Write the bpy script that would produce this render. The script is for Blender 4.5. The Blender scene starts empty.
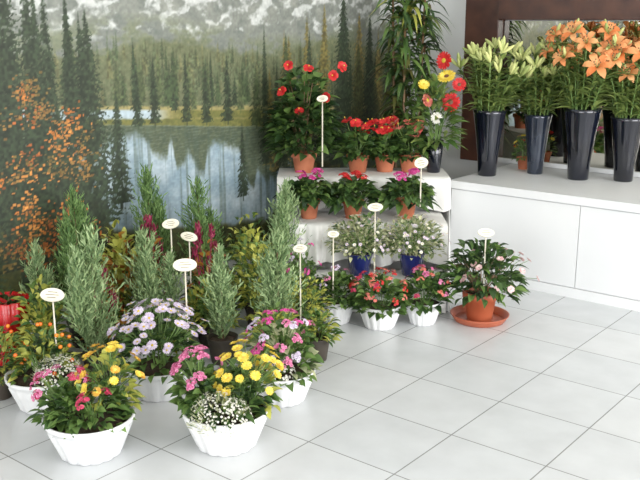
import bpy, math, random
import numpy as np
from mathutils import Vector, Matrix
random.seed(7); np.random.seed(7)
U=random.uniform
V=Vector
XW=-3.2      # mural wall plane
YB=4.8       # rear (mirror) wall plane
# ---------------------------------------------------------------- materials
MATS={}
def srgb(c):
    c=[x/255.0 for x in c]
    return tuple([(x/12.92 if x<=0.04045 else ((x+0.055)/1.055)**2.4) for x in c]+[1.0])
def mat(name,c1,c2=None,rough=0.55,metal=0.0,transl=0.0,island=True,noise=None,bump=0.0,bscale=60,spec=0.5,coat=0.0):
    if name in MATS: return MATS[name]
    m=bpy.data.materials.new(name); m.use_nodes=True
    nt=m.node_tree; N=nt.nodes; Lk=nt.links
    b=N["Principled BSDF"]; out=N["Material Output"]
    b.inputs["Roughness"].default_value=rough
    b.inputs["Metallic"].default_value=metal
    b.inputs["Specular IOR Level"].default_value=spec
    b.inputs["Coat Weight"].default_value=coat
    a1=srgb(c1)
    col=None
    if c2 is not None:
        mx=N.new("ShaderNodeMix"); mx.data_type='RGBA'
        mx.inputs[6].default_value=a1; mx.inputs[7].default_value=srgb(c2)
        if noise:
            tc=N.new("ShaderNodeTexCoord"); nz=N.new("ShaderNodeTexNoise")
            nz.inputs["Scale"].default_value=noise; nz.inputs["Detail"].default_value=4
            Lk.new(tc.outputs["Object"],nz.inputs["Vector"])
            mr=N.new("ShaderNodeMapRange"); mr.inputs[1].default_value=.35; mr.inputs[2].default_value=.65
            Lk.new(nz.outputs[0],mr.inputs[0]); Lk.new(mr.outputs[0],mx.inputs[0])
        else:
            g=N.new("ShaderNodeNewGeometry"); Lk.new(g.outputs["Random Per Island"],mx.inputs[0])
        col=mx.outputs[2]; Lk.new(col,b.inputs["Base Color"])
    else:
        b.inputs["Base Color"].default_value=a1
    if bump>0:
        tc=N.new("ShaderNodeTexCoord"); nz=N.new("ShaderNodeTexNoise"); nz.inputs["Scale"].default_value=bscale
        bp=N.new("ShaderNodeBump"); bp.inputs["Strength"].default_value=bump; bp.inputs["Distance"].default_value=.01
        Lk.new(tc.outputs["Object"],nz.inputs["Vector"]); Lk.new(nz.outputs[0],bp.inputs["Height"]); Lk.new(bp.outputs[0],b.inputs["Normal"])
    if transl>0:
        t=N.new("ShaderNodeBsdfTranslucent"); ms=N.new("ShaderNodeMixShader"); ms.inputs[0].default_value=transl
        if col: Lk.new(col,t.inputs[0])
        else: t.inputs[0].default_value=a1
        Lk.new(b.outputs[0],ms.inputs[1]); Lk.new(t.outputs[0],ms.inputs[2]); Lk.new(ms.outputs[0],out.inputs[0])
    MATS[name]=m; return m
def leafm(name,c1,c2,rough=.45): return mat(name,c1,c2,rough=rough,transl=.28)
G_MID=leafm("leaf_mid",(56,88,38),(114,144,72))
G_DARK=leafm("leaf_dark",(28,50,26),(72,100,52),.38)
G_YEL=leafm("leaf_yellowgreen",(138,146,56),(206,206,98))
G_VAR=leafm("leaf_variegated",(118,134,92),(214,214,168))
G_CON=leafm("conifer_bluegreen",(92,124,78),(176,198,140),.7)
G_COND=leafm("conifer_dark",(62,98,48),(128,160,90),.7)
G_CROT=leafm("leaf_croton",(104,44,30),(200,136,50))
G_LIL=leafm("leaf_lily",(62,88,40),(142,160,84),.4)
G_RED=leafm("leaf_cordyline",(70,30,30),(110,120,60),.4)
STEM=mat("stem_green",(80,110,50),(110,140,70))
WOODY=mat("stem_woody",(96,72,48),(126,98,66))
def petal(name,c1,c2): return mat(name,c1,c2,rough=.6,transl=.2)
P_YEL=petal("petal_yellow",(234,202,48),(248,226,104))
P_ORY=petal("petal_gold",(216,156,44),(240,196,84))
P_PINK=petal("petal_pink",(192,74,126),(228,142,180))
P_HOT=petal("petal_fuchsia",(196,40,126),(228,90,168))
P_RED=petal("petal_red",(180,14,20),(218,38,36))
P_CRIM=petal("petal_crimson",(160,24,64),(206,64,98))
P_SAL=petal("petal_salmon",(200,82,70),(228,136,116))
P_LAV=petal("petal_lavender",(190,172,200),(228,216,232))
P_WHT=petal("petal_white",(214,212,196),(240,238,228))
P_ORG=petal("petal_orange",(228,122,60),(242,172,110))
P_MAR=petal("petal_maroon",(112,18,46),(160,44,82))
P_BLUSH=petal("petal_blush",(226,176,176),(242,214,210))
P_BERRY=mat("berry_orange",(220,84,22),(240,136,34),rough=.3)
C_YEL=mat("disc_yellow",(190,160,30),(215,185,60)); C_BRN=mat("disc_brown",(60,35,20),(100,60,30))
BUD=mat("bud_green",(136,154,80),(204,206,130),rough=.5)
SOIL=mat("soil",(46,34,26),(72,54,40),noise=60,rough=.95,bump=.6)
PLAS=mat("white_plastic",(236,236,236),(226,227,228),noise=4,rough=.35)
TERRA=mat("terracotta",(170,92,60),(194,116,82),noise=14,rough=.75)
TERRAP=mat("terracotta_plastic",(170,80,50),(182,92,60),noise=8,rough=.45)
NURS=mat("nursery_pot_dark",(48,42,36),(64,56,46),noise=10,rough=.6)
BLUE=mat("blue_glazed_pot",(24,30,84),(34,44,106),noise=8,rough=.2,coat=.5)
TAG=mat("tag_ivory",(232,228,208),(218,210,186),noise=30,rough=.6)
TAGINK=mat("tag_ink",(120,104,84))
STICK=mat("tag_stick",(222,216,198),(206,198,176),noise=20)
# ---------------------------------------------------------------- mesh builder
class MB:
    def __init__(s): s.v=[]; s.f=[]; s.m=[]; s.mats=[]; s.sm=[]
    def mi(s,m):
        if m not in s.mats: s.mats.append(m)
        return s.mats.index(m)
    def add(s,vs,fs,m,smooth=True):
        o=len(s.v); k=s.mi(m)
        s.v.extend([tuple(p) for p in vs])
        for f in fs:
            s.f.append(tuple(i+o for i in f)); s.m.append(k); s.sm.append(smooth)
    def build(s,name,clamp=True):
        if clamp:
            s.v=[(max(p[0],XW+.02),min(p[1],YB-.03),p[2]) for p in s.v]
        me=bpy.data.meshes.new(name+"_mesh"); me.from_pydata(s.v,[],s.f)
        for m in s.mats: me.materials.append(m)
        me.polygons.foreach_set("material_index",s.m); me.polygons.foreach_set("use_smooth",s.sm)
        me.update()
        o=bpy.data.objects.new(name,me); bpy.context.collection.objects.link(o); return o
def frame(n):
    n=V(n).normalized(); a=V((0,0,1)) if abs(n.z)<.9 else V((1,0,0))
    x=a.cross(n).normalized(); return x,n.cross(x),n
def lathe(mb,prof,c,m,seg=28,lobes=0,amp=0.0,lobe_top=1e9,smooth=True,capb=True):
    vs=[];fs=[]; c=V(c)
    for r,z in prof:
        for i in range(seg):
            a=2*math.pi*i/seg
            rr=r*(1+(amp*abs(math.cos(a*lobes/2)) if (lobes and z<lobe_top) else 0))
            vs.append((c.x+rr*math.cos(a),c.y+rr*math.sin(a),c.z+z))
    for j in range(len(prof)-1):
        for i in range(seg):
            k=(i+1)%seg
            fs.append((j*seg+i,j*seg+k,(j+1)*seg+k,(j+1)*seg+i))
    if capb: fs.append(tuple(reversed(range(seg))))
    mb.add(vs,fs,m,smooth)
def disc(mb,c,r,m,seg=20):
    c=V(c); vs=[(c.x,c.y,c.z+.008)]+[(c.x+r*math.cos(2*math.pi*i/seg),c.y+r*math.sin(2*math.pi*i/seg),c.z) for i in range(seg)]
    mb.add(vs,[(0,1+i,1+(i+1)%seg) for i in range(seg)],m)
def tube(mb,pts,r0,r1,m,seg=5):
    pts=[V(p) for p in pts]; vs=[];fs=[];n=len(pts)
    for j,p in enumerate(pts):
        d=(pts[min(j+1,n-1)]-pts[max(j-1,0)])
        if d.length<1e-6: d=V((0,0,1))
        x,y,_=frame(d); r=r0+(r1-r0)*j/(n-1)
        for i in range(seg):
            a=2*math.pi*i/seg; vs.append(p+x*r*math.cos(a)+y*r*math.sin(a))
    for j in range(n-1):
        for i in range(seg):
            k=(i+1)%seg; fs.append((j*seg+i,j*seg+k,(j+1)*seg+k,(j+1)*seg+i))
    fs.append(tuple(range((n-1)*seg,n*seg)))
    mb.add(vs,fs,m)
def leaf(mb,p,d,L,W,m,droop=.3,fold=.25,prof=(.12,.85,1,.6)):
    p=V(p); d=V(d).normalized()
    s=d.cross(V((0,0,1)))
    if s.length<.05: s=V((U(-1,1),U(-1,1),0))
    s.normalize(); s=(Matrix.Rotation(U(-.5,.5),3,d)@s); n=s.cross(d)
    vs=[];k=len(prof)
    for i,w in enumerate(prof):
        t=i/k; c=p+d*(L*t)+V((0,0,-1))*(droop*L*t*t)
        h=W*.5*w
        vs+= [c-s*h+n*(h*fold*2), c, c+s*h+n*(h*fold*2)]
    vs.append(p+d*L+V((0,0,-1))*(droop*L))
    fs=[]
    for i in range(k-1):
        a=3*i;b=a+3
        fs+=[(a,a+1,b+1,b),(a+1,a+2,b+2,b+1)]
    a=3*(k-1); t=len(vs)-1
    fs+=[(a,a+1,t),(a+1,a+2,t)]
    mb.add(vs,fs,m)
def blade(mb,p,d,L,W,m):
    p=V(p); d=V(d).normalized(); x,y,_=frame(d); a=U(0,3.14); s=x*math.cos(a)+y*math.sin(a); q=x*-math.sin(a)+y*math.cos(a)
    vs=[p-s*W*.3,p+s*W*.3,p+d*L*.5+s*W*.5+q*W*.2,p+d*L*.5-s*W*.5+q*W*.2,p+d*L]
    mb.add(vs,[(0,1,2,3),(3,2,4)],m)
def rdir(up=.3,spread=1):
    a=U(0,2*math.pi); return V((math.cos(a)*spread,math.sin(a)*spread,up)).normalized()
def daisy(mb,p,n,r,k,mp,mc,layers=1,cr=.28,pw=1.0,cup=.2):
    p=V(p); x,y,n=frame(n)
    for l in range(layers):
        rr=r*(1-.28*l); off=U(0,1)
        for i in range(k):
            a=2*math.pi*(i+off)/k+U(-.08,.08); d=x*math.cos(a)+y*math.sin(a); s=n.cross(d)
            w=rr*math.pi/k*pw; cu=cup+.35*l
            b=p+d*rr*.15+n*(.002*l)
            mid=p+d*rr*.6+n*rr*cu*.5; tip=p+d*rr+n*rr*cu*U(.5,1.1)
            mb.add([b,mid-s*w,mid+s*w,tip-s*w*.5,tip+s*w*.5],[(0,2,1),(1,2,4,3)],mp)
    if mc:
        c=r*cr; vs=[p+n*(c*.7+.002)]
        for i in range(8):
            a=2*math.pi*i/8; vs.append(p+(x*math.cos(a)+y*math.sin(a))*c+n*c*.3)
        mb.add(vs,[(0,1+i,1+(i+1)%8) for i in range(8)],mc)
def hibiscus(mb,p,n,r,mp):
    """five broad overlapping ruffled petals and a long stamen column"""
    p=V(p); x,y,n=frame(n); off=U(0,1)
    for i in range(5):
        a=2*math.pi*(i+off)/5; d=x*math.cos(a)+y*math.sin(a); s=n.cross(d); rr=r*U(.85,1.1); tw=U(-.15,.15)
        vs=[]
        for t,w,h in ((.05,.08,0),(.4,.34,.28),(.75,.5,.42),(1,.32,.34+U(-.1,.12))):
            c=p+d*rr*t+n*rr*h; vs+=[c-s*rr*w+n*rr*(.06+tw),c,c+s*rr*w+n*rr*(.06-tw)]
        fs=[]
        for j in range(3):
            A=3*j;B=A+3; fs+=[(A,A+1,B+1,B),(A+1,A+2,B+2,B+1)]
        mb.add(vs,fs,mp)
    tube(mb,[p,p+n*r*.95],.0025,.0015,mp,4); blob(mb,p+n*r,.004,C_YEL)
def umbel(mb,p,n,R,cnt,fr,mp,mc=None):
    p=V(p); x,y,n=frame(n)
    for _ in range(cnt):
        a=U(0,6.28); rr=R*math.sqrt(U(0,1)); q=p+(x*math.cos(a)+y*math.sin(a))*rr+n*(R*.45*(1-(rr/R)**2)+U(-.003,.003))
        nn=(n+(q-p).normalized()*.7).normalized()
        daisy(mb,q,nn,fr,4,mp,mc,cr=.2,pw=.85,cup=.25)
def blob(mb,c,r,m,sz=1.0):
    c=V(c); vs=[c+V((0,0,r*sz))]
    for lat in (.5,-.5):
        for i in range(6):
            a=i*math.pi/3; vs.append(c+V((math.cos(a)*r*.87,math.sin(a)*r*.87,lat*r*sz)))
    vs.append(c-V((0,0,r*sz)))
    fs=[(0,1+i,1+(i+1)%6) for i in range(6)]+[(1+i,7+i,7+(i+1)%6,1+(i+1)%6) for i in range(6)]+[(13,7+(i+1)%6,7+i) for i in range(6)]
    mb.add(vs,fs,m)
# --- pots
def bowl(mb,c,R=.15,h=.12,m=PLAS):
    prof=[(R*.60,0),(R*.64,.006),(R*.70,h*.22),(R*.80,h*.50),(R*.89,h*.76),(R*.92,h*.84),(R*.97,h*.86),(R*1.0,h*.90),(R*1.01,h),(R*.96,h),(R*.9,h*.86)]
    lathe(mb,prof,c,m,seg=84,lobes=14,amp=.075,lobe_top=h*.82)
    disc(mb,(c[0],c[1],c[2]+h*.86),R*.9,SOIL,seg=32)
def pot(mb,c,R=.06,h=.11,m=TERRA,rim=True):
    prof=[(R*.68,0),(R*.70,.003),(R*.88,h*.76)]
    if rim: prof+=[(R*1.0,h*.77),(R*1.03,h*.98),(R*1.0,h),(R*.9,h),(R*.88,h*.85)]
    else: prof+=[(R*.98,h*.97),(R,h),(R*.93,h),(R*.88,h*.85)]
    lathe(mb,prof,c,m,seg=28); disc(mb,(c[0],c[1],c[2]+h*.84),R*.88,SOIL)
# --- foliage mass
def bush(mb,c,R,z0,z1,n,L,W,m,stems=10,flat=1.0,droop=.35,shell=.45,sm=STEM,asp=(1,1)):
    cx,cy=c[0],c[1]; H=z1-z0
    for _ in range(stems):
        a=U(0,6.28); r=R*U(.3,.8); t=V((cx+math.cos(a)*r*asp[0],cy+math.sin(a)*r*asp[1],z0+H*U(.5,.85)*(1-.3*r/R)))
        b=V((cx+math.cos(a)*.02,cy+math.sin(a)*.02,z0-.01)); mid=(b+t)/2+V((math.cos(a),math.sin(a),0))*-.01
        tube(mb,[b,mid,t],.0028,.0015,sm,4)
    for _ in range(n):
        a=U(0,6.28); ph=math.asin(U(-.12,1)); k=U(shell,1)**.6
        d=V((math.cos(a)*math.cos(ph),math.sin(a)*math.cos(ph),math.sin(ph)))
        p=V((cx+d.x*R*k*asp[0]*.85,cy+d.y*R*k*asp[1]*.85,z0+max(-.02,d.z*H*k*.9+.01)))
        dd=V((d.x+U(-.6,.6),d.y+U(-.6,.6),d.z*.6+U(-.1,.6)))
        mm=m if not isinstance(m,(list,tuple)) else random.choice(m)
        leaf(mb,p,dd,L*U(.7,1.2),W*U(.75,1.2),mm,droop=droop)
def dome_pts(c,R,z0,z1,n,lo=.25,asp=(1,1)):
    out=[]
    for _ in range(n):
        a=U(0,6.28); s=U(lo,1); ph=math.asin(s)
        d=V((math.cos(a)*math.cos(ph),math.sin(a)*math.cos(ph),math.sin(ph)))
        out.append((V((c[0]+d.x*R*asp[0],c[1]+d.y*R*asp[1],z0+d.z*(z1-z0))),V((d.x,d.y,d.z+.35)).normalized()))
    return out
def conifer(mb,c,H,R,m,n=None,top=1):
    c=V(c); n=n or int(330*H/.5)
    tube(mb,[c,c+V((0,0,H*.9))],.008,.002,WOODY,5)
    spikes=[(V((0,0,0)),1.0)]+[(V((U(-1,1)*R*.65,U(-1,1)*R*.65,0)),U(.70,.93)) for _ in range(top)]
    for off,hs in spikes:
        hh=H*hs; rs=R if hs==1 else R*.62
        for i in range(int(n/(1+.5*top))):
            t=(i+U(0,1))/(n/(1+.5*top)); t=t**.9
            r=rs*(min(1,(.55+t*2.0))*(1-t)**.5)*U(.3,1.25)
            a=U(0,6.28); o=V((math.cos(a),math.sin(a),0))
            b=c+off*min(1,t*2+.2)+V((0,0,hh*t*.88)); Lu=U(.07,.16)*hh/.5*.9
            tip=b+o*r+V((0,0,Lu*(.7+.4*(1-t))))
            if tip.z>c.z+hh*1.03: tip.z=c.z+hh*1.03
            dv=(tip-b)
            for q in range(9):
                u=.25+.75*q/8; p=b+dv*u+V((0,0,-.012*math.sin(u*3.1)))
                dd=dv.normalized()*1.0+V((U(-.9,.9),U(-.9,.9),U(-.1,.8)))
                blade(mb,p,dd,U(.016,.034),.0056,m)
        for q in range(14):
            blade(mb,c+off+V((U(-.008,.008),U(-.008,.008),hh*(.93+.005*q))),V((U(-.4,.4),U(-.4,.4),1)),.03,.006,m)
# ---------------------------------------------------------------- room
def box(name,x0,x1,y0,y1,z0,z1,m,bev=0):
    mb=MB(); vs=[(x,y,z) for z in (z0,z1) for y in (y0,y1) for x in (x0,x1)]
    mb.add(vs,[(0,2,3,1),(4,5,7,6),(0,1,5,4),(2,6,7,3),(0,4,6,2),(1,3,7,5)],m,False)
    o=mb.build(name,clamp=False)
    if bev:
        b=o.modifiers.new("bevel",'BEVEL'); b.width=bev; b.segments=2
    return o
WALLW=mat("wall_paint_white",(232,232,230),(226,226,224),noise=3,rough=.8,bump=.1,bscale=120)
COUNTER=mat("counter_white_laminate",(226,227,227),(219,221,222),noise=2,rough=.4)
DWOOD=mat("dark_wood",(54,32,26),(78,48,36),noise=9,rough=.4)
CEIL=mat("ceiling_paint",(225,222,214),(216,213,206),noise=2,rough=.9)
fm=bpy.data.materials.new("floor_tiles"); fm.use_nodes=True; nt=fm.node_tree; N=nt.nodes; Lk=nt.links; b=N["Principled BSDF"]
tc=N.new("ShaderNodeTexCoord"); br=N.new("ShaderNodeTexBrick"); br.offset=0; br.squash=1
br.inputs["Scale"].default_value=1; br.inputs["Brick Width"].default_value=.34; br.inputs["Row Height"].default_value=.34
br.inputs["Mortar Size"].default_value=.0026; br.inputs["Mortar Smooth"].default_value=.3; br.inputs["Bias"].default_value=0
br.inputs["Color1"].default_value=srgb((205,207,208)); br.inputs["Color2"].default_value=srgb((197,200,202)); br.inputs["Mortar"].default_value=srgb((134,134,132))
Lk.new(tc.outputs["Object"],br.inputs["Vector"])
nz=N.new("ShaderNodeTexNoise"); nz.inputs["Scale"].default_value=7; nz.inputs["Detail"].default_value=6; Lk.new(tc.outputs["Object"],nz.inputs["Vector"])
mr=N.new("ShaderNodeMapRange"); mr.inputs[1].default_value=.3; mr.inputs[2].default_value=.7; mr.inputs[3].default_value=.92; mr.inputs[4].default_value=1.03; Lk.new(nz.outputs[0],mr.inputs[0])
mx=N.new("ShaderNodeMix"); mx.data_type='RGBA'; mx.blend_type='MULTIPLY'; mx.inputs[0].default_value=1
Lk.new(br.outputs[0],mx.inputs[6]); Lk.new(mr.outputs[0],mx.inputs[7]); Lk.new(mx.outputs[2],b.inputs["Base Color"])
b.inputs["Roughness"].default_value=.26
bp=N.new("ShaderNodeBump"); bp.inputs["Strength"].default_value=.4; bp.inputs["Distance"].default_value=.002; bp.invert=True
Lk.new(br.outputs[1],bp.inputs["Height"]); Lk.new(bp.outputs[0],b.inputs["Normal"])
XR=2.6; YF=-3.2; ZC=2.7
box("floor",XW-.1,XR+.1,YF-.1,YB+.1,-.1,0,fm)
box("ceiling",XW-.1,XR+.1,YF-.1,YB+.1,ZC,ZC+.1,CEIL)
box("wall_left",XW-.1,XW,YF-.1,YB+.1,0,ZC,WALLW)
box("wall_back",XW,XR+.1,YB,YB+.1,0,ZC,WALLW)
def wall_open(name,axis,pos,a0,a1,o0,o1,z0,z1):
    mb=MB()
    def bx(u0,u1,w0,w1):
        if axis=='x': x0,x1,y0,y1=pos,pos+.1,u0,u1
        else: x0,x1,y0,y1=u0,u1,pos-.1,pos
        vs=[(x,y,z) for z in (w0,w1) for y in (y0,y1) for x in (x0,x1)]
        mb.add(vs,[(0,2,3,1),(4,5,7,6),(0,1,5,4),(2,6,7,3),(0,4,6,2),(1,3,7,5)],WALLW,False)
    bx(a0,o0,0,ZC); bx(o1,a1,0,ZC); bx(o0,o1,0,z0); bx(o0,o1,z1,ZC)
    return mb.build(name,clamp=False)
wall_open("wall_right",'x',XR,YF,YB,-2.4,4.4,.15,2.5)
wall_open("wall_front",'y',YF,XW,XR,-1.6,2.2,.05,2.4)
def winframe(name,axis,pos,o0,o1,z0,z1,n):
    mb=MB()
    def bx(u0,u1,w0,w1):
        if axis=='x': x0,x1,y0,y1=pos+.02,pos+.07,u0,u1
        else: x0,x1,y0,y1=u0,u1,pos-.07,pos-.02
        vs=[(x,y,z) for z in (w0,w1) for y in (y0,y1) for x in (x0,x1)]
        mb.add(vs,[(0,2,3,1),(4,5,7,6),(0,1,5,4),(2,6,7,3),(0,4,6,2),(1,3,7,5)],DWOOD,False)
    bx(o0,o1,z0,z0+.06); bx(o0,o1,z1-.06,z1)
    for i in range(n+1):
        c=o0+.03+(o1-o0-.06)*i/n; bx(c-.03,c+.03,z0+.06,z1-.06)
    mb.build(name,clamp=False)
winframe("window_1",'x',XR,-2.4,4.4,.15,2.5,4)
winframe("window_2",'y',YF,-1.6,2.2,.05,2.4,3)
box("trim_1",-2.71,-2.49,YB-.09,YB,.52,2.5,DWOOD,.004)
box("trim_2",-2.485,XR-.3,YB-.11,YB,1.35,1.47,DWOOD,.004)
MIR=mat("mirror_glass",(206,202,192),rough=.02,metal=1.0,island=False)
mb=MB()
def bxm(mb,x0,x1,y0,y1,z0,z1,m):
    vs=[(x,y,z) for z in (z0,z1) for y in (y0,y1) for x in (x0,x1)]
    mb.add(vs,[(0,2,3,1),(4,5,7,6),(0,1,5,4),(2,6,7,3),(0,4,6,2),(1,3,7,5)],m,False)
bxm(mb,-2.485,XR-.35,YB-.02,YB-.002,.545,1.345,MIR)
bxm(mb,-2.485,XR-.35,YB-.02,YB-.002,1.475,2.4,MIR)
bxm(mb,-2.485,XR-.35,YB-.035,YB-.002,.52,.545,COUNTER)
mb.build("wall_mirror",clamp=False)
mb=MB(); CX0=-2.39; CX1=XR-.3; CY=4.05
bxm(mb,CX0+.01,CX1,CY+.02,YB-.001,0.0,.477,COUNTER)
bxm(mb,CX0,CX1,CY,YB-.001,.477,.517,COUNTER)
bxm(mb,CX0+.01,CX1,CY+.008,CY+.02,.0,.05,COUNTER)
xs=[CX0+.01,-1.655,-.9,-.15,.6,1.35,CX1]
for i in range(6):
    bxm(mb,xs[i]+.002,xs[i+1]-.002,CY+.010,CY+.02,.056,.470,COUNTER)
mb.build("display_counter",clamp=False)
# ---------------------------------------------------------------- mural
def vnoise(sh,sy,sx):
    g=np.random.rand(int(sy)+2,int(sx)+2); yy=np.linspace(0,sy,sh[0],endpoint=False); xx=np.linspace(0,sx,sh[1],endpoint=False)
    y0=yy.astype(int);x0=xx.astype(int);fy=(yy-y0)[:,None];fx=(xx-x0)[None,:]
    fy=fy*fy*(3-2*fy);fx=fx*fx*(3-2*fx)
    a=g[np.ix_(y0,x0)];b_=g[np.ix_(y0,x0+1)];c=g[np.ix_(y0+1,x0)];d=g[np.ix_(y0+1,x0+1)]
    return (a*(1-fx)+b_*fx)*(1-fy)+(c*(1-fx)+d*fx)*fy
Y0,Y1,Z0,Z1=.9,YB-.01,.12,2.4
st=.005; NY=int((Y1-Y0)/st); NZ=int((Z1-Z0)/st)
ya=np.linspace(Y0,Y1,NY); za=np.linspace(Z0,Z1,NZ); YY,ZZ=np.meshgrid(ya,za)
sh=(NZ,NY); C=np.zeros((NZ,NY,3))
def fb(a,b_): return .5*vnoise(sh,a,b_)+.3*vnoise(sh,a*2.1,b_*2.1)+.2*vnoise(sh,a*4.3,b_*4.3)
def put(mask,col):
    global C
    m=np.clip(mask,0,1)[...,None]; C=C*(1-m)+np.array(col,dtype=float)*m if not isinstance(col,np.ndarray) else C*(1-m)+col*m
def zl(a,s): return a+s*(YY-3.0)
n1=fb(22,30); n2=fb(50,50); n3=fb(120,200); fine=vnoise(sh,NZ/2.2,NY/2.2)
col=lambda a,b_,t: np.array(a)[None,None,:]*(1-t[...,None])+np.array(b_)[None,None,:]*t[...,None]
skyc=col((170,190,202),(206,214,216),n1); C[:]=skyc
crest=1.70-.20*np.abs(((YY*.95+.2)%1.0)-.5)*2+.06*np.sin(YY*13)+.05*(n2-.5)
rock=col((96,102,96),(146,148,138),n2)
put(np.clip((crest-ZZ)*60,0,1),rock)
ang=(YY*1.1-ZZ*1.9+.55*n1+.12*n2); gul=np.abs((ang*3.2)%1.0-.5)*2; ang2=(YY*1.3+ZZ*1.7+.5*n2); gul2=np.abs((ang2*2.4)%1.0-.5)*2
snow=np.clip((.5*gul+.4*gul2+.7*(n1-.5)+.35*(n3-.5)+1.1*(ZZ-1.33)-.50)*3.6,0,1)
put(snow*np.clip((crest-ZZ)*60,0,1)*np.clip((ZZ-1.245)*18,0,1)*.85,col((182,186,182),(216,218,214),n3))
put(np.clip((n2-.42)*5,0,1)*np.clip((1.34+.05*np.sin(YY*3)-ZZ)*14,0,1)*.8,col((92,102,80),(118,122,94),n3))
top=zl(1.235,-.02)+.04*np.sin(YY*5)+.05*(n2-.5)
put(np.clip((top-ZZ)*30,0,1),col((74,82,58),(116,118,86),n3))
def fir(yc,z0,h,w,c0,a=.95):
    i0=max(0,int((yc-w-Y0)/st)); i1=min(NY,int((yc+w-Y0)/st)); j0=max(0,int((z0-Z0)/st)); j1=min(NZ,int((z0+h-Z0)/st)+1)
    if i1<=i0 or j1<=j0: return
    yy=YY[j0:j1,i0:i1]; zz=ZZ[j0:j1,i0:i1]; t=np.clip((zz-z0)/h,0,1)
    nb=max(6,h/.028); ph=U(0,1)
    saw=1-((t*nb+ph+np.abs(yy-yc)*8+n3[j0:j1,i0:i1]*1.2)%1.0)
    hw=w*.5*(1-t)**.85*(.45+.55*saw)*(.6+.8*fine[j0:j1,i0:i1])+.002
    hw=np.where(t<.06,w*.06,hw)
    m=np.clip((hw-np.abs(yy-yc))/(st*1.4),0,1)*a*np.where(n3[j0:j1,i0:i1]>.33,1,.45)
    sh_=.72+.56*fine[j0:j1,i0:i1]+.25*(yy-yc)/w
    cc=np.array(c0)[None,None,:]*sh_[...,None]
    C[j0:j1,i0:i1]=C[j0:j1,i0:i1]*(1-m[...,None])+cc*m[...,None]
for _ in range(520):
    y=U(1.0,4.8); z=.92-.05*(y-3)+U(0,.24); fir(y,z,U(.07,.15),U(.03,.06),random.choice([(70,80,56),(84,92,66),(58,70,48),(96,96,64)]),.75)
sh1=zl(.945,-.072); sh2=zl(.925,-.077); sh3=zl(.845,-.098); sh4=zl(.36,-.150)
put(np.clip((sh1+.012*(n3-.5)-ZZ)*120,0,1),col((132,124,78),(158,146,94),n3))
put(np.clip((sh2-ZZ)*140,0,1)*np.clip((2.82-YY)*8,0,1),(170,186,194))
put(np.clip((sh2-.042+.02*(n2-.5)-ZZ)*120,0,1),col((80,84,44),(122,118,60),n3))
put(np.clip((sh2-ZZ)*120,0,1)*np.clip((YY-2.78)*8,0,1)*np.clip((ZZ-(sh2-.05))*80,0,1),col((80,84,44),(122,118,60),n3))
lake=np.clip((sh3+.010*(n2-.5)-ZZ)*150,0,1)
water=col((126,148,160),(190,202,208),np.clip(n1*1.6-.4,0,1))
put(lake,water)
vs1=vnoise(sh,2,110); vs2=vnoise(sh,1,30)
dep=.05+.24*vs1*np.clip(vs2*1.7-.15,0,1)+.16*np.clip((YY-2.9)*1.5,0,1)+.01*(fine-.5)*3
put(lake*np.clip((ZZ-(sh3-dep))*22,0,1)*.92,col((46,58,42),(84,90,62),n3))
put(lake*np.clip((fb(3,200)-.56)*9,0,1)*.45,(66,80,66))
put(lake*np.clip((np.sin(ZZ*380+n2*9)-.6)*2,0,1)*.14,(196,206,210))
bank=sh4+.10*(n1-.5)+.35*np.clip((2.45-YY)*4,0,1)+.34*np.clip((YY-3.5)*2.6,0,1)
put(np.clip((bank-ZZ)*40,0,1),col((34,42,24),(92,90,44),n3))
for _ in range(60):
    y=U(2.4,4.6); z=.93-.075*(y-3)+U(-.03,.05); fir(y,z,U(.14,.30),U(.05,.09),random.choice([(54,66,42),(68,78,50),(42,54,36)]),.92)
for _ in range(44):
    y=U(3.4,4.75); z=U(.45,.85); fir(y,z,U(.3,.65),U(.12,.24),random.choice([(66,70,40),(102,92,48),(48,58,34),(118,104,56)]),.9)
for y,z,h,w in [(3.48,.55,.78,.13),(3.62,.5,.45,.16),(3.30,.42,.42,.12),(4.16,.45,1.1,.42),(3.85,.5,.8,.24),(4.42,.4,1.0,.3),(2.72,.86,.34,.10),(2.62,.86,.28,.09),(2.92,.85,.36,.1),(3.05,.84,.3,.1),(3.2,.83,.36,.12)]:
    fir(y,z,h,w,(40,50,34))
for _ in range(60):
    y=U(.9,2.35); fir(y,U(.2,.8),U(.4,.8),U(.14,.3),random.choice([(46,58,40),(64,72,48),(36,46,32)]))
for y,z,h,w in [(1.2,.2,1.9,.6),(1.6,.2,1.7,.55),(1.98,.25,1.45,.40),(2.16,.3,1.2,.26),(2.36,.40,1.0,.38),(2.50,.5,.55,.2),(2.26,.4,1.05,.2),(2.08,.3,1.3,.3)]:
    fir(y,z,h,w,(40,50,34))
cl=[(U(1.1,2.30),U(.35,1.05),U(.03,.07)) for _ in range(52)]+[(U(1.95,2.14),U(.92,1.14),U(.04,.06)) for _ in range(7)]+[(U(1.95,2.34),U(.35,.9),.055) for _ in range(30)]
for cy,cz,cr in cl:
    base=random.choice([(176,104,44),(192,126,60),(156,86,40),(132,98,50),(110,90,46)])
    for _ in range(24):
        y=random.gauss(cy,cr*.6); z=random.gauss(cz,cr*.5); i=int((y-Y0)/st); j=int((z-Z0)/st); w=random.choice([1,2,2,3,3]); h=random.choice([1,1,2,2])
        if 0<=i<NY-4 and 0<=j<NZ-4: C[j:j+h,i:i+w]=np.array(base)*U(.7,1.15)
C=C*(.93+.14*fine[...,None])
C=np.clip(C,0,255)/255.0
lin=np.where(C<=.04045,C/12.92,((C+.055)/1.055)**2.4)
co=np.stack([np.full(sh,XW+.006),YY,ZZ],-1).reshape(-1,3)
idx=np.arange(NZ*NY).reshape(NZ,NY)
q=np.stack([idx[:-1,:-1],idx[:-1,1:],idx[1:,1:],idx[1:,:-1]],-1).reshape(-1,4)
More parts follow.
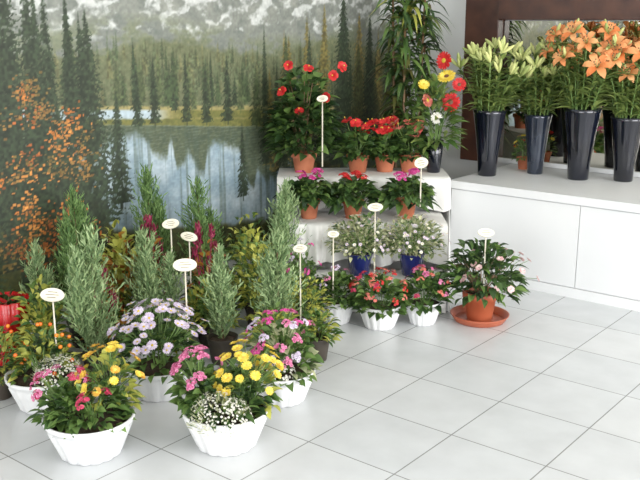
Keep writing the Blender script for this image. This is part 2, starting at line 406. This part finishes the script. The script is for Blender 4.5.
me=bpy.data.meshes.new("mural_mesh"); me.vertices.add(len(co)); me.vertices.foreach_set("co",co.ravel())
me.loops.add(q.size); me.loops.foreach_set("vertex_index",q.ravel()); me.polygons.add(len(q)); me.polygons.foreach_set("loop_start",np.arange(len(q))*4)
me.update(calc_edges=True); me.validate()
at_=me.color_attributes.new("paint",'FLOAT_COLOR','POINT'); at_.data.foreach_set("color",np.concatenate([lin.reshape(-1,3),np.ones((len(co),1))],1).ravel())
mm=bpy.data.materials.new("mural_print"); mm.use_nodes=True; b=mm.node_tree.nodes["Principled BSDF"]; an=mm.node_tree.nodes.new("ShaderNodeVertexColor"); an.layer_name="paint"
mm.node_tree.links.new(an.outputs[0],b.inputs["Base Color"]); b.inputs["Roughness"].default_value=.6; b.inputs["Specular IOR Level"].default_value=.35
me.materials.append(mm); o=bpy.data.objects.new("wall_mural",me); bpy.context.collection.objects.link(o)
# ---------------------------------------------------------------- flower stand (stepped, draped in cloth, across the corner)
a39=math.radians(39); DF=V((-math.sin(a39),math.cos(a39),0)); DR=V((math.cos(a39),math.sin(a39),0))
CLOTH=mat("white_cloth",(238,237,233),(228,227,223),noise=5,rough=.9)
def SP(d,l,z): return DF*d+DR*l+V((0,0,z))
mb=MB()
def tier(d0,d1,l0,l1,z,zb,hem=.03):
    n=220; vs=[];fs=[]
    L_=[l0+(l1-l0)*i/n for i in range(n+1)]
    rows=[(d1,z,0),(d0+.05,z,0),(d0+.02,z-.001,0),(d0+.004,z-.004,.25),(d0-.002,z-.012,.4)]
    for k in range(1,9):
        t=k/8; rows.append((d0-.006-.012*t,z-.012-(z-.012-zb)*t,.4+.6*t))
    for r_,(d,zz,am) in enumerate(rows):
        for i,l in enumerate(L_):
            ph=l*40+math.sin(l*17)*2.2
            w=am*(.020*math.sin(ph)+.006*math.sin(ph*2.3+1))
            zz2=zz
            if r_>=3: zz2+= -.007*math.sin(l*23+1)*am
            if zb>.03 and r_>4: zz2+=hem*(am-.4)/.6*abs(math.sin(l*9+.6))
            elif r_==len(rows)-1: zz2=.004
            vs.append(SP(d-.020*am+w,l+.006*am*math.cos(ph),zz2))
    m_=n+1
    for j in range(len(rows)-1):
        for i in range(n): fs.append((j*m_+i,j*m_+i+1,(j+1)*m_+i+1,(j+1)*m_+i))
    mb.add(vs,fs,CLOTH)
    for sgn,l in ((-1,l0),(1,l1)):
        k=40; vs=[];fs=[]
        for j in range(6):
            t=j/5; zz=z-.002-(z-.006)*t
            for i in range(k+1):
                w=.012*t*math.sin(i*.9)+.01*t; vs.append(SP(d0+(d1-d0)*i/k-.03*t*(1-i/k),l+sgn*abs(w),zz))
        for j in range(5):
            for i in range(k): fs.append((j*(k+1)+i,j*(k+1)+i+1,(j+1)*(k+1)+i+1,(j+1)*(k+1)+i))
        mb.add(vs,fs,CLOTH)
    mb.add([SP(d1,l0,z),SP(d1,l1,z),SP(d1,l1,0),SP(d1,l0,0)],[(0,1,2,3)],CLOTH,False)
tier(4.45,4.735,-.22,.665,.57,.40)
tier(4.16,4.45,-.20,.62,.39,.19)
tier(4.0,4.16,-.03,.60,.16,.0)
mb.build("cloth_draped_flower_stand")
# ---------------------------------------------------------------- plant builders
def flower_scatter(mb,c,R,z0,z1,n,fn,lo=.3,asp=(1,1),stem=True,sm=STEM):
    for p,nn in dome_pts(c,R,z0,z1,n,lo,asp):
        if stem:
            b=V((c[0]+(p.x-c[0])*.35,c[1]+(p.y-c[1])*.35,z0+(p.z-z0)*.4)); tube(mb,[b,(b+p)/2+V((0,0,.01)),p],.0016,.0012,sm,4)
        fn(p,nn)
def mixed_bowl(c,kind):
    mb=MB(); x,y=c; bowl(mb,(x,y,0),.143,.132); zs=.118
    if kind=='A':
        bush(mb,(x,y),.14,zs,zs+.13,300,.046,.024,[G_MID,G_DARK,G_MID],stems=16)
        cc=V((x,y,0))+DR*.06+DF*.05
        bush(mb,cc,.10,zs+.03,zs+.20,130,.045,.022,[G_YEL,G_MID],stems=8)
        flower_scatter(mb,cc,.115,zs+.06,zs+.235,32,lambda p,n: daisy(mb,p,n,U(.013,.018),13,random.choice([P_ORY,P_YEL]),P_YEL,layers=2,cr=.35),lo=.3)
        cc=V((x,y,0))-DR*.08; bush(mb,cc,.09,zs,zs+.13,90,.05,.03,G_MID,stems=8)
        flower_scatter(mb,cc,.10,zs+.05,zs+.185,15,lambda p,n: umbel(mb,p,n,.018,12,.006,random.choice([P_PINK,P_CRIM,P_PINK])),lo=.4)
        cc=V((x,y,0))+DR*.03-DF*.07
        flower_scatter(mb,cc,.07,zs+.03,zs+.14,4,lambda p,n: umbel(mb,p,n,.018,12,.007,P_CRIM),lo=.6)
    else:
        bush(mb,(x,y),.14,zs,zs+.14,240,.05,.026,[G_MID,G_DARK],stems=14)
        cc=V((x,y,0))-DR*.09+DF*.03; bush(mb,cc,.085,zs+.02,zs+.16,80,.05,.034,G_MID,stems=8)
        flower_scatter(mb,cc,.09,zs+.05,zs+.205,16,lambda p,n: umbel(mb,p,n,.018,13,.0065,P_PINK),lo=.4)
        cc=V((x,y,0))+DR*.075+DF*.03; bush(mb,cc,.10,zs+.02,zs+.18,120,.045,.022,[G_MID,G_YEL],stems=10)
        flower_scatter(mb,cc,.12,zs+.05,zs+.23,40,lambda p,n: daisy(mb,p,n,U(.014,.020),13,P_YEL,P_ORY,layers=2,cr=.3),lo=.2)
        cc=V((x,y,0))-DR*.01-DF*.075
        for p,n in dome_pts(cc,.10,zs-.015,zs+.09,620,0,(1,.9)):
            p=p+V((U(-.01,.01),U(-.01,.01),U(-.01,.01))); daisy(mb,p,n,U(.003,.0042),5,P_WHT,None,cup=.3)
        for p,n in dome_pts(cc,.09,zs-.015,zs+.08,380,0): blade(mb,p,n,.022,.003,G_VAR)
    return mb.build("mixed_flower_bowl")
mixed_bowl((-2.197,1.545),'A'); mixed_bowl((-1.90,1.86),'B')
mb=MB(); x,y=-2.62,1.66; bowl(mb,(x,y,0),.13,.125)
bush(mb,(x,y),.13,.12,.28,220,.045,.022,[G_MID,G_DARK,G_YEL],stems=14)
for p,n in dome_pts((x,y),.13,.14,.31,12,.1): blob(mb,p,.008,P_BERRY)
for p,n in dome_pts(V((x,y,0))+DR*.07-DF*.05,.085,.12,.21,360,0): daisy(mb,p,n,.0036,5,P_WHT,None)
for p,n in dome_pts(V((x,y,0))+DR*.07-DF*.05,.08,.12,.20,200,0): blade(mb,p,n,.02,.003,G_VAR)
mb.build("mixed_flower_bowl")
mb=MB(); x,y=-1.99,2.24; bowl(mb,(x,y,0),.12,.12)
bush(mb,(x,y),.135,.11,.29,240,.05,.034,[G_MID,G_MID,G_VAR],stems=14)
flower_scatter(mb,(x,y),.145,.16,.34,30,lambda p,n: umbel(mb,p,n,.019,12,.0065,random.choice([P_PINK,P_HOT,P_PINK,P_LAV])),lo=.2)
for p,n in dome_pts(V((x,y,0))-DF*.06-DR*.03,.08,.12,.19,220,0): daisy(mb,p,n,.004,5,P_WHT,None)
mb.build("kalanchoe_bowl")
mb=MB(); x,y=-2.38,1.99; bowl(mb,(x,y,0),.13,.12)
bush(mb,(x,y),.16,.12,.33,320,.05,.026,[G_MID,G_DARK],stems=14)
for p,n in dome_pts((x,y),.175,.16,.36,84,.35):
    p=p+V((U(-.02,.02),U(-.02,.02),U(-.03,.02))); b_=V((x+(p.x-x)*.4,y+(p.y-y)*.4,.2)); tube(mb,[b_,p],.0016,.0012,STEM,4)
    daisy(mb,p,n+V((U(-.4,.4),U(-.4,.4),.2)),U(.014,.020),14,P_LAV,C_YEL,cr=.25)
mb.build("chrysanthemum_bowl")
for (x,y),R,z1,fl,nf in [((-2.365,3.04),.088,.23,[P_LAV,P_PINK],14),((-2.17,3.11),.10,.235,[P_RED,P_SAL,P_CRIM],34),((-2.045,3.275),.085,.235,[P_SAL,P_PINK,P_CRIM],24)]:
    mb=MB(); bowl(mb,(x,y,0),R,.11)
    bush(mb,(x,y),R*1.45,.09,z1,230,.05,.034,[G_MID,G_DARK,G_MID],stems=12)
    flower_scatter(mb,(x,y),R*1.5,.12,z1+.03,nf,lambda p,n: umbel(mb,p,n,.015,7,.006,random.choice(fl)),lo=.25)
    mb.build("kalanchoe_pot")
mb=MB(); x,y=-1.86,3.47
lathe(mb,[(.105,0),(.115,.004),(.133,.032),(.136,.036),(.130,.036),(.112,.008)],(x,y,0),TERRAP,seg=40); disc(mb,(x,y,.007),.112,TERRAP,32)
pot(mb,(x,y,.008),.082,.135,TERRAP)
bush(mb,(x,y),.205,.15,.385,430,.07,.032,[G_DARK,G_DARK,G_MID],stems=26,droop=.45,sm=WOODY,shell=.3)
flower_scatter(mb,V((x,y,0))+DR*.07,.185,.18,.36,22,lambda p,n: daisy(mb,p,n,.016,6,P_BLUSH,None,layers=2),lo=.1)
mb.build("potted_azalea")
def cpot(c,H,R,m,top,name="potted_conifer",pm=NURS,pr=.065,ph=.11):
    mb=MB(); pot(mb,(c[0],c[1],0),pr,ph,pm,rim=False); conifer(mb,(c[0],c[1],ph*.8),H-ph*.8,R,m,top=top); return mb.build(name)
cpot((-2.66,1.93),.585,.13,G_CON,2)
cpot((-2.42,2.36),.47,.09,G_CON,2)
cpot((-2.78,2.28),.50,.12,G_CON,2)
cpot((-2.33,2.60),.50,.125,G_CON,2)
cpot((-2.68,3.05),.60,.12,G_CON,1)
cpot((-2.90,2.70),.64,.14,G_COND,2)
cpot((-3.02,2.12),.66,.12,G_COND,2)
cpot((-3.03,2.52),.70,.11,G_COND,1)
cpot((-2.98,1.90),.48,.09,G_CON,1)
def celosia(c,z1,R):
    mb=MB(); pot(mb,(c[0],c[1],0),.06,.10,NURS,False); bush(mb,c,R,.09,z1-.05,150,.06,.024,[G_MID,G_CROT],stems=10)
    for p,n in dome_pts(c,R*.8,.15,z1,14,.3):
        for k in range(26): blade(mb,p+V((U(-.008,.008),U(-.008,.008),U(-.03,.02))),V((U(-.5,.5),U(-.5,.5),1)),.02,.007,P_MAR)
        tube(mb,[(c[0],c[1],.1),p],.0025,.002,P_MAR,4)
    mb.build("celosia_pot")
celosia((-2.93,2.42),.50,.11); celosia((-2.72,2.57),.50,.10); celosia((-2.84,2.08),.40,.09)
def shrub(c,z1,R,ms,name,n=260,L=.05,W=.022,pm=NURS):
    mb=MB(); pot(mb,(c[0],c[1],0),.06,.10,pm,False); bush(mb,c,R,.09,z1,n,L,W,ms,stems=14,shell=.2); mb.build(name)
shrub((-2.92,2.27),.50,.12,[G_CROT,G_YEL,G_YEL],"croton_plant",L=.08,W=.03,n=320)
shrub((-2.83,1.80),.42,.11,[G_YEL,G_MID,G_YEL],"euonymus_shrub",n=360)
shrub((-3.07,2.36),.52,.11,[G_YEL,G_CROT,G_YEL],"euonymus_shrub",n=340)
shrub((-2.60,2.76),.48,.13,[G_YEL,G_MID,G_YEL],"euonymus_shrub",n=420)
shrub((-2.36,2.82),.28,.13,[G_YEL,G_MID,G_YEL],"euonymus_shrub",n=360,L=.035,W=.016)
shrub((-2.60,2.46),.30,.13,[G_MID,G_YEL],"leafy_pot_plant",n=300)
shrub((-2.53,2.13),.28,.12,[G_YEL,G_MID],"leafy_pot_plant",n=260)
shrub((-2.22,2.45),.25,.12,[G_MID,G_YEL],"leafy_pot_plant",n=260)
shrub((-2.84,2.96),.50,.13,[G_YEL,G_MID],"euonymus_shrub",n=400)
shrub((-2.14,2.62),.20,.09,[G_MID,G_YEL],"leafy_pot_plant",n=180)
mb=MB(); x,y=-2.51,2.97; pot(mb,(x,y,0),.055,.1,NURS,False); bush(mb,(x,y),.10,.09,.33,170,.045,.022,[G_MID],stems=8)
flower_scatter(mb,(x,y),.09,.2,.38,14,lambda p,n: umbel(mb,p,n,.014,7,.006,random.choice([P_HOT,P_LAV])),lo=.2); mb.build("kalanchoe_pot")
mb=MB(); x,y=-2.81,1.60; pot(mb,(x,y,0),.055,.1,NURS,False); bush(mb,(x,y),.12,.09,.27,260,.038,.017,[G_MID,G_YEL],stems=12)
for p,n in dome_pts((x,y),.12,.12,.29,32,.0): blob(mb,p,.008,P_BERRY)
mb.build("solanum_plant")
mb=MB(); x,y=-2.975,1.745; FOIL=mat("red_foil",(170,14,20),(200,30,34),noise=20,rough=.25)
lathe(mb,[(.05,0),(.055,.10),(.06,.16),(.085,.31),(.083,.312),(.055,.18)],(x,y,0),FOIL,seg=56,lobes=14,amp=.12)
bush(mb,(x,y),.06,.2,.36,50,.05,.025,G_DARK,stems=4)
mb.build("foil_wrapped_plant")
# ---- tier pots
for l in (.19,.44):
    p=SP(4.075,l,.16); mb=MB(); pot(mb,p,.066,.11,BLUE,False)
    bush(mb,p,.18,.285,.45,900,.036,.015,[G_VAR,G_VAR,G_VAR,G_MID],stems=24,shell=.15)
    flower_scatter(mb,p,.185,.29,.46,80,lambda q,n: daisy(mb,q,n,.008,7,random.choice([P_LAV,P_WHT]),C_YEL),lo=.15,stem=False)
    mb.build("variegated_daisy_pot")
for l,fl in ((-.055,P_HOT),(.165,P_RED),(.43,P_HOT)):
    p=SP(4.30,l,.39); mb=MB(); pot(mb,p,.055,.095,TERRA)
    bush(mb,p,.13,.47,.575,170,.075,.05,[G_DARK,G_MID],stems=8,droop=.5)
    for k in range(6):
        a=U(0,6.28); q=p+V((math.cos(a)*.045,math.sin(a)*.045,0)); q.z=.57+U(.02,.06); tube(mb,[(p.x,p.y,.48),q],.002,.0015,STEM,4)
        umbel(mb,q,V((U(-.3,.3),U(-.3,.3),1)),.026,18,.009,fl)
    mb.build("kalanchoe_pot")
p=SP(4.60,-.085,.57); mb=MB(); pot(mb,p,.068,.105,TERRA)
for k in range(7):
    a=U(0,6.28); tube(mb,[(p.x,p.y,.65),(p.x+math.cos(a)*.03,p.y+math.sin(a)*.03,.85),(p.x+math.cos(a)*.09,p.y+math.sin(a)*.09,1.05)],.005,.002,WOODY,5)
bush(mb,p,.20,.70,1.13,640,.085,.048,[G_DARK,G_DARK,G_MID],stems=10,sm=WOODY,shell=.25)
for dl,dz in [(-.07,1.13),(.03,1.11),(.15,1.08),(-.10,1.0),(.19,1.12),(-.02,.90),(.12,.97)]:
    q=p+DR*dl-DF*.15; q.z=dz
    hibiscus(mb,q,-DF+V((U(-.7,.7),U(-.7,.7),U(.1,.8))),.027,P_RED)
mb.build("hibiscus_plant")
for d,l,fl,zt in ((4.60,.20,P_RED,.80),(4.63,.345,P_RED,.80),(4.62,.475,P_SAL,.80)):
    p=SP(d,l,.57); mb=MB(); pot(mb,p,.060,.095,TERRA)
    bush(mb,p,.11,.65,zt-.01,170,.065,.045,[G_DARK,G_MID],stems=8)
    for k in range(10):
        a=U(0,6.28); r=U(.02,.09); q=p+V((math.cos(a)*r,math.sin(a)*r,0)); q.z=zt+U(-.05,.04); tube(mb,[(p.x,p.y,.66),q],.002,.0015,STEM,4)
        hibiscus(mb,q,V((U(-.6,.6),U(-.9,.1),.9)),.030,fl)
    mb.build("cyclamen_pot")
p=SP(4.60,.60,.57); mb=MB(); VASEB=mat("vase_black",(12,14,24),(20,24,38),noise=5,rough=.12,metal=.3,coat=.6)
lathe(mb,[(.032,0),(.034,.004),(.042,.09),(.048,.17),(.045,.17),(.03,.08)],p,VASEB,seg=24)
for dl,dz,mp,mc,r in [(.03,1.15,P_RED,C_YEL,.046),(.045,1.07,P_YEL,C_BRN,.048),(.07,.94,P_RED,C_BRN,.05),(-.05,.95,P_SAL,C_YEL,.036),(.11,1.03,P_RED,C_BRN,.036),(.0,.86,P_WHT,C_YEL,.03),(-.07,1.03,P_YEL,C_YEL,.03)]:
    q=p+DR*dl-DF*.04; q.z=dz; tube(mb,[(p.x,p.y,.60),(p.x+(q.x-p.x)*.4,p.y+(q.y-p.y)*.4,(q.z+.7)/2),q],.003,.0025,STEM,5)
    daisy(mb,q+(-DF)*.01,-DF+V((U(-.7,.7),U(-.7,.7),U(0,.6))),r,18,mp,mc,layers=2,cr=.3,cup=.12)
bush(mb,p,.11,.74,1.08,190,.10,.03,[G_MID,G_LIL],stems=8)
mb.build("gerbera_vase")
p=V((-2.83,4.30,0)); mb=MB(); pot(mb,p,.13,.26,NURS,False)
for k in range(5):
    a=k*1.256; q=p+V((math.cos(a)*.05,math.sin(a)*.05,0)); top=q+V((math.cos(a)*.05,math.sin(a)*.05,U(1.2,1.6)))
    tube(mb,[(q.x,q.y,.2),(q+top)/2,top],.010,.006,WOODY,6)
    for j in range(120):
        z=.60+(top.z-.5)*j/120; r=rdir(U(.2,1.6)); leaf(mb,V((q.x+(top.x-q.x)*z/top.z,q.y+(top.y-q.y)*z/top.z,z)),r,U(.12,.23),.026,random.choice([G_MID,G_DARK,G_DARK,G_MID,G_RED]),droop=.85,fold=.3,prof=(.4,.9,1,.7))
for k in range(50):
    z=U(1.25,1.7); leaf(mb,V((p.x,p.y,z)),rdir(U(.4,1.5)),U(.2,.34),.024,random.choice([G_MID,G_DARK,G_YEL]),droop=.8,prof=(.4,.9,1,.7))
mb.build("dracaena_plant")
# ---- lily vases on the counter
VGLS=mat("vase_dark_glass",(34,40,54),(52,60,74),noise=6,rough=.08,metal=.4,coat=.6)
def lily_flower(mb,p,n,r,mp):
    x,y,n=frame(n)
    for i in range(6):
        a=i*math.pi/3+U(-.1,.1); d=x*math.cos(a)+y*math.sin(a)
        s=n.cross(d); vs=[]; rr=r*U(.9,1.1)
        for t,w,h in ((0,.06,0),(.3,.2,.38),(.6,.26,.5),(.85,.18,.42),(1,.02,.2)):
            c=p+d*rr*t+n*rr*h*1.0; vs+=[c-s*rr*w+n*rr*.05,c,c+s*rr*w+n*rr*.05]
        fs=[]
        for j in range(4):
            A=3*j;B=A+3; fs+=[(A,A+1,B+1,B),(A+1,A+2,B+2,B+1)]
        mb.add(vs,fs,mp)
        tube(mb,[p,p+n*rr*.5+d*rr*.15,p+n*rr*.75+d*rr*.2],.0015,.0015,BUD,3); blob(mb,p+n*rr*.77+d*rr*.21,.004,C_BRN)
def bud(mb,p,d,L,m):
    d=V(d).normalized(); x,y,_=frame(d); vs=[];fs=[];prof=((.15,0),(.8,.3),(1,.6),(.6,.88),(.05,1))
    for r,t in prof:
        for i in range(6):
            a=i*math.pi/3; vs.append(p+d*L*t+(x*math.cos(a)+y*math.sin(a))*L*.13*r)
    for j in range(4):
        for i in range(6): k=(i+1)%6; fs.append((j*6+i,j*6+k,(j+1)*6+k,(j+1)*6+i))
    mb.add(vs,fs,m)
def lilyvase(c,h,r,vm,spread,ztop,nst,openf,mp,name="lily_vase",leaves=26):
    mb=MB(); p=V((c[0],c[1],.517))
    lathe(mb,[(r*.52,0),(r*.55,.004),(r*.6,h*.25),(r*.78,h*.65),(r*.95,h*.95),(r,h),(r*.94,h),(r*.75,h*.65),(r*.5,h*.2)],p,vm,seg=32)
    z0=.517+h
    for k in range(nst):
        a=6.28*k/nst+U(-.3,.3); rr=spread*U(.35,1); top=V((p.x+math.cos(a)*rr,p.y+math.sin(a)*rr*.85,z0+(ztop-z0)*U(.45,.95)))
        b0=V((p.x+math.cos(a)*r*.3,p.y+math.sin(a)*r*.3,z0-h*.6)); b1=V((p.x+math.cos(a)*r*.7,p.y+math.sin(a)*r*.7,z0))
        tube(mb,[b0,b1,(b1+top)/2+V((0,0,.02)),top],.004,.003,STEM,5)
        for j in range(leaves):
            t=j/leaves; q=b1+(top-b1)*t; leaf(mb,q,rdir(U(.2,1.3)),U(.07,.13),.019,G_LIL,droop=.4,prof=(.5,1,.9,.5))
        if random.random()<openf:
            lily_flower(mb,top,V((math.cos(a)*.6,math.sin(a)*.6-.5,.7)).normalized(),U(.055,.075),mp)
            bud(mb,top,V((U(-1,1),U(-1,1),1)),.07,mp)
        else:
            for j in range(3): bud(mb,top,V((math.cos(a)*.5+U(-.7,.7),math.sin(a)*.5+U(-.7,.7),1)),U(.065,.095),BUD)
        for j in range(2): bud(mb,top,V((U(-1,1),U(-1,1),.8)),.08,BUD)
    return mb.build(name)
lilyvase((-2.31,4.32),.36,.092,VASEB,.19,1.22,20,0.0,P_ORG)
lilyvase((-2.13,4.54),.33,.078,VGLS,.15,1.20,14,.0,P_ORG)
lilyvase((-1.87,4.52),.38,.100,VASEB,.23,1.31,26,.85,P_ORG)
lilyvase((-1.66,4.62),.34,.09,VASEB,.21,1.24,20,.7,P_ORG)
p=V((-2.25,4.64,.517)); mb=MB(); pot(mb,p,.04,.07,TERRA); bush(mb,p,.07,.58,.70,60,.04,.02,[G_MID],stems=4)
flower_scatter(mb,p,.07,.6,.72,14,lambda q,n: daisy(mb,q,n,.014,6,random.choice([P_YEL,P_RED]),None),lo=.2); mb.build("small_flower_pot")
# ---- tags on sticks
def tag(x,y,z0,z1,w=.044,h=.025,yaw=39,tilt=35,dl=0):
    x+=DR.x*dl; y+=DR.y*dl
    mb=MB(); tube(mb,[(x,y,z0),(x,y,z1)],.0035,.003,STICK,6)
    rot=Matrix.Rotation(math.radians(yaw+U(-12,12)),3,'Z')@Matrix.Rotation(math.radians(90-tilt),3,'X')@Matrix.Rotation(math.radians(U(-12,12)),3,'Z')
    vs=[];n=24; c=V((x,y,z1+h*.6))
    for t in (-.003,.003):
        for i in range(n):
            a=6.2832*i/n; vs.append(c+rot@V((w*math.cos(a),h*math.sin(a),t)))
    fs=[tuple(range(n,2*n)),tuple(reversed(range(n)))]+[(i,(i+1)%n,n+(i+1)%n,n+i) for i in range(n)]
    mb.add(vs,fs,TAG,False)
    for k,(yy,ww) in enumerate(((.4,.4),(0,.55),(-.4,.35))):
        q=[V((-w*ww,h*yy+.0012,.0036)),V((w*ww,h*yy+.0012,.0036)),V((w*ww,h*yy-.0012,.0036)),V((-w*ww,h*yy-.0012,.0036))]
        mb.add([c+rot@v for v in q],[(0,1,2,3)],TAGINK,False)
    mb.build("plant_label")
tag(-2.58,1.72,.12,.395,dl=-.02)
tag(-2.44,2.06,.12,.455,dl=.10)
tag(-2.75,2.44,.10,.50,.036,.022,dl=-.03)
tag(-2.66,2.54,.10,.44,.038,.02,dl=-.09)
tag(-2.36,3.20,.16,.50,.036,.02,dl=.075)
tag(-1.82,3.42,.11,.42,.038,.02)
tag(-2.20,3.60,.47,.67,.033,.026,tilt=10,dl=-.07)
tag(-2.78,3.42,.63,.96,.028,.018,dl=.02)
tag(-2.31,2.72,.10,.41,.03,.018)
tag(-2.36,2.96,.10,.42,.026,.016,dl=.03)
# ---------------------------------------------------------------- camera, light
cam=bpy.data.cameras.new("camera"); cam.lens=49.5; cam.sensor_width=36; co_=bpy.data.objects.new("camera",cam); bpy.context.collection.objects.link(co_)
co_.location=(0,0,1.35); co_.rotation_euler=(math.radians(90-14.04),0,math.radians(39)); bpy.context.scene.camera=co_
def area(name,loc,rot,sx,sy,e,c=(1,1,1)):
    l=bpy.data.lights.new(name,'AREA'); l.shape='RECTANGLE'; l.size=sx; l.size_y=sy; l.energy=e; l.color=c
    o=bpy.data.objects.new(name,l); o.location=loc; o.rotation_euler=rot; bpy.context.collection.objects.link(o)
area("window_light_right",(XR+.25,2.4,1.4),(0,math.radians(90),0),2.3,3.8,290,(1,1,1))
area("window_light_front",(.3,YF-.25,1.3),(math.radians(90),0,0),3.7,2.3,210,(.98,.99,1))
w=bpy.data.worlds.new("world"); bpy.context.scene.world=w; w.use_nodes=True
w.node_tree.nodes["Background"].inputs[0].default_value=(.90,.95,1,1); w.node_tree.nodes["Background"].inputs[1].default_value=1.1
bpy.context.scene.view_settings.view_transform='Standard'
bpy.context.scene.view_settings.gamma=1.10
